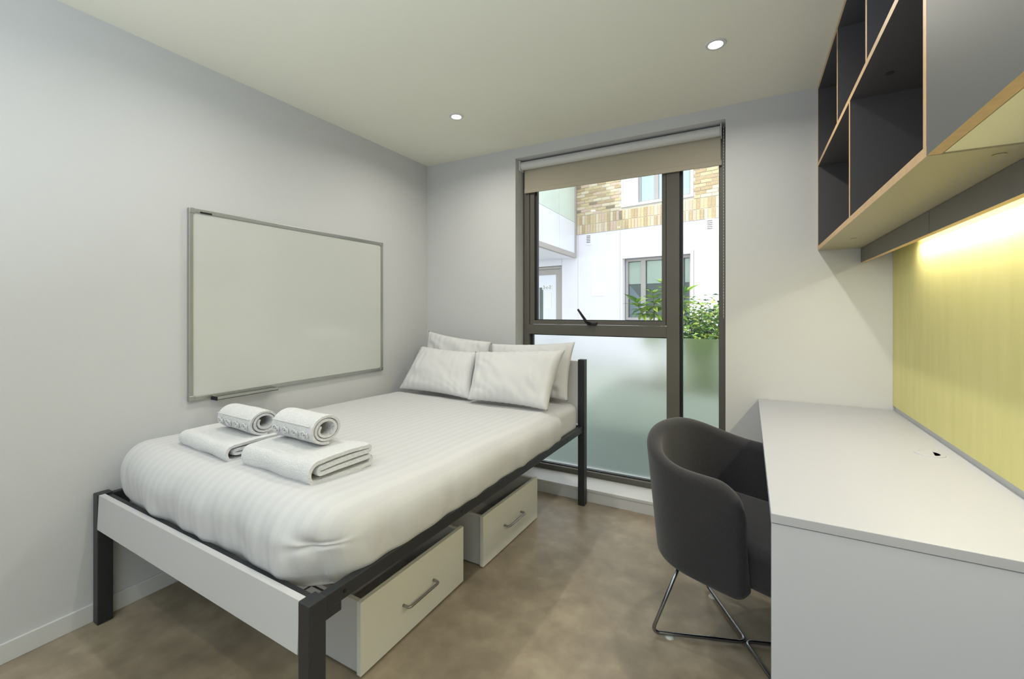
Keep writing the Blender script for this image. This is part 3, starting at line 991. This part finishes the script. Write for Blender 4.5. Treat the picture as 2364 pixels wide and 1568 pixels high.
# surround of the lower window
for a in ((WIN[0] - 0.04, WIN[0] + 0.02, WIN[2], WIN[3] + 0.035), (WIN[1] - 0.02, WIN[1] + 0.04, WIN[2], WIN[3] + 0.035), (WIN[0] + 0.02, WIN[1] - 0.02, WIN[3] - 0.02, WIN[3] + 0.035)):
    fbox('window_surround', a[0], a[1], a[2], a[3], -0.012, 0.16, M['render'])
def far_window(name, s0, s1, z0, z1, splits, pane, recess=0.13, fw=0.06):
    w = fbox(name, s0, s1, z0, z0 + fw, recess, recess + 0.06, M['greyframe'])
    fbox('frame_rail', s0, s1, z1 - fw, z1, recess, recess + 0.06, M['greyframe'], w)
    xs = [s0] + splits + [s1 - fw]
    for x in xs:
        fbox('frame_bar', x, x + fw + (0.05 if x in splits else 0), z0 + fw, z1 - fw, recess - 0.004, recess + 0.06, M['greyframe'], w)
    for i in range(len(xs) - 1):
        a = xs[i] + fw + (0.05 if xs[i] in splits else 0)
        fbox('pane', a, xs[i + 1], z0 + fw, z1 - fw, recess + 0.03, recess + 0.04, pane, w)
    return w
lw = far_window('window', WIN[0] + 0.04, WIN[1] - 0.02, WIN[2] + 0.02, WIN[3] - 0.03, [1.655, 2.52], M['glass'])
for a, b in ((1.32, 1.65), (1.78, 2.50), (2.65, 2.80)):
    fbox('window_blind', a, b, 1.83, 2.36, 0.185, 0.195, M['blindfar'], lw)
fbox('dim_interior', WIN[0], WIN[1], WIN[2], WIN[3], 0.22, 0.25, M['dark'], lw)
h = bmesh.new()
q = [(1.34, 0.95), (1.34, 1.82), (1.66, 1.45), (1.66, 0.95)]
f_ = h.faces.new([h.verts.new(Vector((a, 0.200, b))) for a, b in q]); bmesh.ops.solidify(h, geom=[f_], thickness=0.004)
finish('reflected_wall_panel', h, M['reflpanel'], lw, local=True)  # pale quad standing in for a reflection in the glass
# brick storey
UW = (1.217, 2.880, 3.672, 5.0)
fbox('render_panel', UW[0] + 0.045, 1.600, UW[2] + 0.06, UW[3], 0.02, 0.25)
fbox('window_sill', UW[0], UW[1], UW[2], UW[2] + 0.055, -0.02, 0.25)
fbox('window_surround', UW[0], UW[0] + 0.04, UW[2] + 0.055, UW[3], -0.005, 0.25)
fbox('window_surround', UW[1] - 0.06, UW[1], UW[2] + 0.055, UW[3], -0.005, 0.25)
uw = far_window('window', 1.605, UW[1] - 0.065, UW[2] + 0.06, UW[3], [1.975, 2.50], M['fpane'], 0.12, 0.05)
random.seed(11)
BRK = {}
def brick_mesh(l, hgt, m):
    key = (round(l, 3), round(hgt, 3), m.name)
    if key not in BRK:
        h = bmesh.new(); add_box(h, (0, 0, 0), (l, 0.10, hgt), 0.004, 1)
        me = bpy.data.meshes.new('brick'); h.to_mesh(me); h.free(); me.materials.append(m); BRK[key] = me
    return BRK[key]
pieces = []
def hole(s, z, l, hgt): return s < UW[1] + 0.002 and s + l > UW[0] - 0.002 and z + hgt > UW[2] and z < UW[3]
pitch, bh = 0.0775, 0.065
for course in range(2):                       # two soldier courses
    z = 3.150 + course * 0.235
    s = -0.0 + 0.004
    while s < 4.6:
        pieces.append((s, z, 0.066, 0.222)); s += 0.0775
for k in range(26):
    z = 3.622 + k * pitch
    s = 0.004 - (0.1165 if k % 2 else 0)
    while s < 4.6:
        l = 0.222
        a, b = max(s, 0.004), s + l
        if a < UW[0] < b: b = UW[0] - 0.008
        if a < UW[1] < b: a = UW[1] + 0.008
        if b - a > 0.05: pieces.append((a, z, b - a, bh))
        s += 0.233
pieces = [p for p in pieces if not hole(*p)]
def seen(p):
    s, z, l, hh = p
    return s < 3.5 and z < 4.42 - 0.0 * s
vis = [p for p in pieces if seen(p)]
vis.sort(key=lambda p: (p[1] > 3.6, p[1]))
single, rest = vis[:300], [p for p in pieces if p not in vis] + vis[300:]
wts = [5, 4, 4, 1, 2]
for s, z, l, hh in single:
    m_ = random.choices(BR, wts)[0]
    o = bpy.data.objects.new('brick', brick_mesh(l, hh, m_)); COL.objects.link(o); o.parent = bd
    o.location = (s + random.uniform(-.001, .001), random.uniform(-0.006, 0.004), z + random.uniform(-.001, .001))
h = bmesh.new()
for s, z, l, hh in rest:
    add_box(h, (s, random.uniform(-0.006, 0.004), z), (s + l, 0.10, z + hh), 0, mi=random.choices(range(5), wts)[0])
tag(finish('brickwork', h, BR, bd, local=True), kind='stuff')
# mortar behind the bricks, cut round the window
for a in ((0.0, UW[0] - 0.002, 3.145, 5.7), (UW[1] + 0.002, 4.7, 3.145, 5.7), (UW[0] - 0.002, UW[1] + 0.002, 3.145, UW[2] - 0.002), (UW[0] - 0.002, UW[1] + 0.002, UW[3] + 0.002, 5.7)):
    fbox('mortar_bed', a[0], a[1], a[2], a[3], 0.012, 0.25, M['mortar'])
fbox('flashing', 0.0, 9.0, 3.143, 3.150, -0.01, 0.01, M['greyframe'])
# vents
for s0, z0 in ((0.257, 2.856), (3.131, 2.870)):
    v = fbox('air_vent', s0, s0 + 0.17, z0, z0 + 0.275, -0.012, 0.0, M['render'])
    for k in range(5):
        fbox('vent_slot', s0 + 0.032, s0 + 0.138, z0 + 0.055 + k * 0.041, z0 + 0.072 + k * 0.041, -0.0145, -0.0115, M['frame'], v)
fbox('wall_plate', 0.441, 0.797, 1.560, 1.862, -0.015, -0.001, M['steelplate'])
# glazed door on the left
dd = fbox('door', DOOR[0] + 0.02, DOOR[1] - 0.01, DOOR[3] - 0.07, DOOR[3] - 0.005, 0.05, 0.12, M['greyframe'])
fbox('door_rail', DOOR[0] + 0.10, DOOR[1] - 0.075, DOOR[3] - 0.22, DOOR[3] - 0.078, 0.06, 0.11, M['greyframe'], dd)
fbox('door_jamb', DOOR[1] - 0.075, DOOR[1] - 0.01, 0.0, DOOR[3] - 0.07, 0.05, 0.12, M['greyframe'], dd)
fbox('door_stile', DOOR[1] - 0.215, DOOR[1] - 0.08, 0.0, DOOR[3] - 0.22, 0.06, 0.11, M['greyframe'], dd)
fbox('door_stile', DOOR[0] + 0.02, DOOR[0] + 0.16, 0.0, DOOR[3] - 0.22, 0.06, 0.11, M['greyframe'], dd)
fbox('pane', DOOR[0] + 0.16, DOOR[1] - 0.215, 0.25, DOOR[3] - 0.22, 0.08, 0.09, M['spandrel'], dd)
fbox('door_rail', DOOR[0] + 0.16, DOOR[1] - 0.215, 0.0, 0.25, 0.06, 0.11, M['greyframe'], dd)
sg_ = tag(fbox('door_sign', -1.125, -0.795, 1.765, 1.895, 0.072, 0.079, M['paper'], dd), 'white sign with characters on the glass door')
fbox('notice', -1.04, -0.82, 1.26, 1.70, 0.073, 0.079, M['paper'], dd)
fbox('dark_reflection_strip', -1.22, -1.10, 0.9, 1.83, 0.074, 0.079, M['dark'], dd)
tx = bpy.data.curves.new('lettering', 'FONT'); tx.body = '2-c-2'; tx.size = 0.125; tx.extrude = 0.0015
tx.materials.append(M['ink'])
tmp = bpy.data.objects.new('tmp', tx); COL.objects.link(tmp)
tme = bpy.data.meshes.new_from_object(tmp.evaluated_get(bpy.context.evaluated_depsgraph_get()))
bpy.data.objects.remove(tmp)
to = bpy.data.objects.new('sign_lettering', tme); COL.objects.link(to); to.parent = dd
to.rotation_euler = (R(90), 0, 0); to.location = (-1.095, 0.0705, 1.79)

# projecting bay, its side face runs towards us
bayd = Vector((-0.4637, -0.8860))           # camera right / toward, turned into world below
th_ = R(YAW)
rt = Vector((math.cos(th_), math.sin(th_))); fw_ = Vector((-math.sin(th_), math.cos(th_)))
wdir = rt * bayd.x + fw_ * bayd.y
ang = math.atan2(wdir.y, wdir.x)
by = root('bay_window', (FO.x, FO.y, 2.55), ang, label='white glazed bay projecting over the door on the left', cat='bay window')
# local x = from facade toward us, y: away from the visible face is negative/positive side
def bbox(name, x0, x1, z0, z1, y0, y1, m, par=None):
    return box(name, (x0, y0, z0 - 2.55), (x1, y1, z1 - 2.55), m, par or by, 0, local=True)
SIDE = -1   # body lies at local -y
bbox('frame_bottom', 0.0, 3.2, 2.551, 2.66, -0.09, 0.0, M['greyframe'])
bbox('frame_post', 0.0, 0.12, 2.66, 6.0, -0.09, 0.0, M['greyframe'])
bbox('spandrel_panel', 0.12, 1.17, 2.66, 3.45, -0.06, -0.02, M['spandrel'])
bbox('spandrel_panel', 1.18, 3.2, 2.66, 3.45, -0.06, -0.02, M['spandrel'])
bbox('pane', 0.12, 1.17, 3.46, 6.0, -0.06, -0.025, M['fpane2'])
bbox('pane', 1.18, 3.2, 3.46, 6.0, -0.06, -0.025, M['fpane2'])
bbox('soffit', 0.0, 3.2, 2.56, 2.62, -2.4, -0.09, M['render'])
bbox('bay_body', 0.05, 3.15, 2.66, 6.0, -2.35, -0.10, M['spandrel'])

# ------------------------------------------------------------------ planting
def leaf_mesh(ln, wd, m, name='leaf', droop=0.25, fold=0.25):
    h = bmesh.new()
    N = 6
    pr = [0.05, 0.55, 0.95, 0.9, 0.6, 0.28, 0.0]
    L_, Cn, R_ = [], [], []
    for k in range(N + 1):
        f = k / N
        x = ln * f; z = -droop * ln * f * f
        w = wd / 2 * pr[k]
        Cn.append(h.verts.new((x, 0, z)))
        L_.append(h.verts.new((x, w, z + fold * w)) if w else Cn[-1])
        R_.append(h.verts.new((x, -w, z + fold * w)) if w else Cn[-1])
    for k in range(N):
        for A, sgn in ((L_, 1), (R_, -1)):
            vs = [Cn[k], A[k], A[k + 1], Cn[k + 1]]
            u = []
            for v in vs:
                if v not in u: u.append(v)
            if len(u) > 2: h.faces.new(u)
    me = bpy.data.meshes.new(name); h.to_mesh(me); h.free(); me.materials.append(m)
    for p in me.polygons: p.use_smooth = True
    return me

def orient(d, roll):
    d = d.normalized()
    q = d.to_track_quat('X', 'Z')
    return (q.to_matrix() @ Matrix.Rotation(roll, 3, 'X')).to_euler()

# planter trough and soil
pt = root('planter_trough', (-0.3, 4.75, 0), R(-9), label='grey planter trough behind the frosted glass', cat='planter')
box('trough_wall', (-1.05, -0.45, -0.02), (1.6, -0.41, 0.42), M['planter'], pt, 0.003, local=True)
box('trough_wall', (-1.05, 0.45, -0.02), (1.6, 0.49, 0.42), M['planter'], pt, 0.003, local=True)
box('trough_wall', (-1.05, -0.41, -0.02), (-1.01, 0.45, 0.42), M['planter'], pt, 0.003, local=True)
box('trough_wall', (1.56, -0.41, -0.02), (1.6, 0.45, 0.42), M['planter'], pt, 0.003, local=True)
box('soil', (-1.01, -0.41, -0.02), (1.56, 0.45, 0.36), M['soil'], pt, 0, local=True)

def shrub(label, base, stems, nleaf, leaf_l, leaf_w, mats_w, seed, group, whorl=True, density_rest=0, name='leafy_shrub'):
    rnd = random.Random(seed)
    t = root(name, base, 0, label, 'shrub', group)
    B = Vector(base)
    for si, pts in enumerate(stems):
        h = bmesh.new()
        P_ = [Vector(p) - B for p in pts]
        P_ = fillet(P_, 0.15, 5)
        sweep(h, P_, [0.009 * (1 - 0.65 * k / (len(P_) - 1)) for k in range(len(P_))], 6)
        finish('stem', h, M['stem'], t, smooth='all', local=True)
    lm = [(leaf_mesh(leaf_l * k, leaf_w * k, m_), w_) for m_, w_ in mats_w for k in (0.8, 1.0, 1.2)]
    ms = [a for a, _ in lm]; ws = [b for _, b in lm]
    restbm = bmesh.new() if density_rest else None
    def spot(i):
        pts = [Vector(p) - B for p in stems[i % len(stems)]]
        f = rnd.random() ** 0.6
        k = f * (len(pts) - 1); a = int(min(k, len(pts) - 2)); fr = k - a
        p = pts[a].lerp(pts[a + 1], fr)
        az = rnd.uniform(0, 2 * math.pi)
        el = rnd.uniform(-0.35, 0.75)
        d = Vector((math.cos(az), math.sin(az), el))
        return p, d
    if whorl:
        cnt = 0
        nodes = []
        for pts in stems:
            P_ = [Vector(p) - B for p in pts]
            for k in range(7):
                f = 1 - k * 0.10
                kk = f * (len(P_) - 1); a = int(min(kk, len(P_) - 2))
                nodes.append((P_[a].lerp(P_[a + 1], kk - a), k))
        per = max(3, nleaf // len(nodes))
        for p, k in nodes:
            a0 = rnd.uniform(0, 6.28)
            for q in range(per):
                az = a0 + q * 2 * math.pi / per + rnd.uniform(-.3, .3)
                el = 0.75 - 0.28 * k + rnd.uniform(-.25, .25)
                d = Vector((math.cos(az), math.sin(az), max(-0.7, el)))
                o = bpy.data.objects.new('leaf', rnd.choices(ms, ws)[0]); COL.objects.link(o); o.parent = t
                o.location = p; o.rotation_euler = orient(d, rnd.uniform(-.5, .5)); o.scale = [rnd.uniform(0.75, 1.1)] * 3
                cnt += 1
    else:
        for i in range(nleaf):
            p, d = spot(i)
            p = p + Vector((rnd.gauss(0, 0.09), rnd.gauss(0, 0.09), rnd.gauss(0, 0.06)))
            o = bpy.data.objects.new('leaf', rnd.choices(ms, ws)[0]); COL.objects.link(o); o.parent = t
            o.location = p; o.rotation_euler = orient(d, rnd.uniform(-.8, .8)); o.scale = [rnd.uniform(0.7, 1.15)] * 3
    if density_rest:
        h = restbm
        mats_ = [m_ for m_, _ in mats_w]
        for i in range(density_rest):
            p, d = spot(i)
            p = p + Vector((rnd.gauss(0, 0.13), rnd.gauss(0, 0.13), rnd.gauss(0, 0.09) - 0.05))
            E_ = Matrix.Translation(p) @ orient(d, rnd.uniform(-1, 1)).to_matrix().to_4x4()
            l_, w_ = leaf_l * rnd.uniform(.7, 1.1), leaf_w * rnd.uniform(.7, 1.1)
            v = [h.verts.new(E_ @ Vector(c_)) for c_ in ((0, 0, 0), (l_ * .5, w_ / 2, .15 * w_), (l_, 0, -.2 * l_), (l_ * .5, -w_ / 2, .15 * w_))]
            f = h.faces.new(v); f.material_index = rnd.randrange(len(mats_))
        tag(finish('small_foliage', h, mats_, t, local=True), kind='stuff')
    return t

ZS = 0.36
shrub('lime green shrub with long drooping leaves beyond the window bar', (-0.80, 4.62, ZS),
      [[(-0.80, 4.62, ZS), (-0.86, 4.55, 0.85), (-0.93, 4.45, 1.15), (-0.98, 4.40, 1.27)],
       [(-0.78, 4.64, ZS), (-0.76, 4.55, 0.95), (-0.72, 4.48, 1.30), (-0.70, 4.46, 1.44)],
       [(-0.82, 4.60, ZS), (-0.84, 4.52, 0.95), (-0.82, 4.45, 1.22), (-0.83, 4.42, 1.36)],
       [(-0.80, 4.66, ZS), (-0.66, 4.60, 0.95), (-0.58, 4.52, 1.20), (-0.55, 4.50, 1.36)]],
      224, 0.145, 0.052, [(LEAF[0], 4), (LEAF[3], 2), (LEAF[1], 3)], 5, 'shrubs in the planter trough', name='drooping_shrub')
shrub('dense dark green bush at the right edge of the window view', (-0.40, 4.75, ZS),
      [[(-0.42, 4.75, ZS), (-0.50, 4.72, 0.8), (-0.54, 4.70, 1.12)],
       [(-0.40, 4.75, ZS), (-0.42, 4.70, 0.8), (-0.43, 4.65, 1.18)],
       [(-0.36, 4.76, ZS), (-0.32, 4.72, 0.8), (-0.33, 4.68, 1.22)],
       [(-0.32, 4.78, ZS), (-0.22, 4.74, 0.85), (-0.20, 4.70, 1.27)],
       [(-0.38, 4.80, ZS), (-0.38, 4.88, 0.8), (-0.38, 4.90, 1.20)]],
      290, 0.060, 0.030, [(LEAF[1], 4), (LEAF[2], 3), (LEAF[0], 4), (LEAF[3], 2)], 9, 'shrubs in the planter trough', whorl=False, density_rest=3200, name='dense_bush')
shrub('pale green bush half hidden behind the frosted glass', (0.35, 4.60, ZS),
      [[(0.30, 4.6, ZS), (0.25, 4.6, 0.7), (0.15, 4.55, 1.02)], [(0.40, 4.6, ZS), (0.5, 4.6, 0.7), (0.6, 4.55, 1.0)]],
      60, 0.07, 0.034, [(LEAF[0], 4), (LEAF[3], 2), (LEAF[1], 2)], 13, 'shrubs in the planter trough', whorl=False, density_rest=1200, name='low_bush')
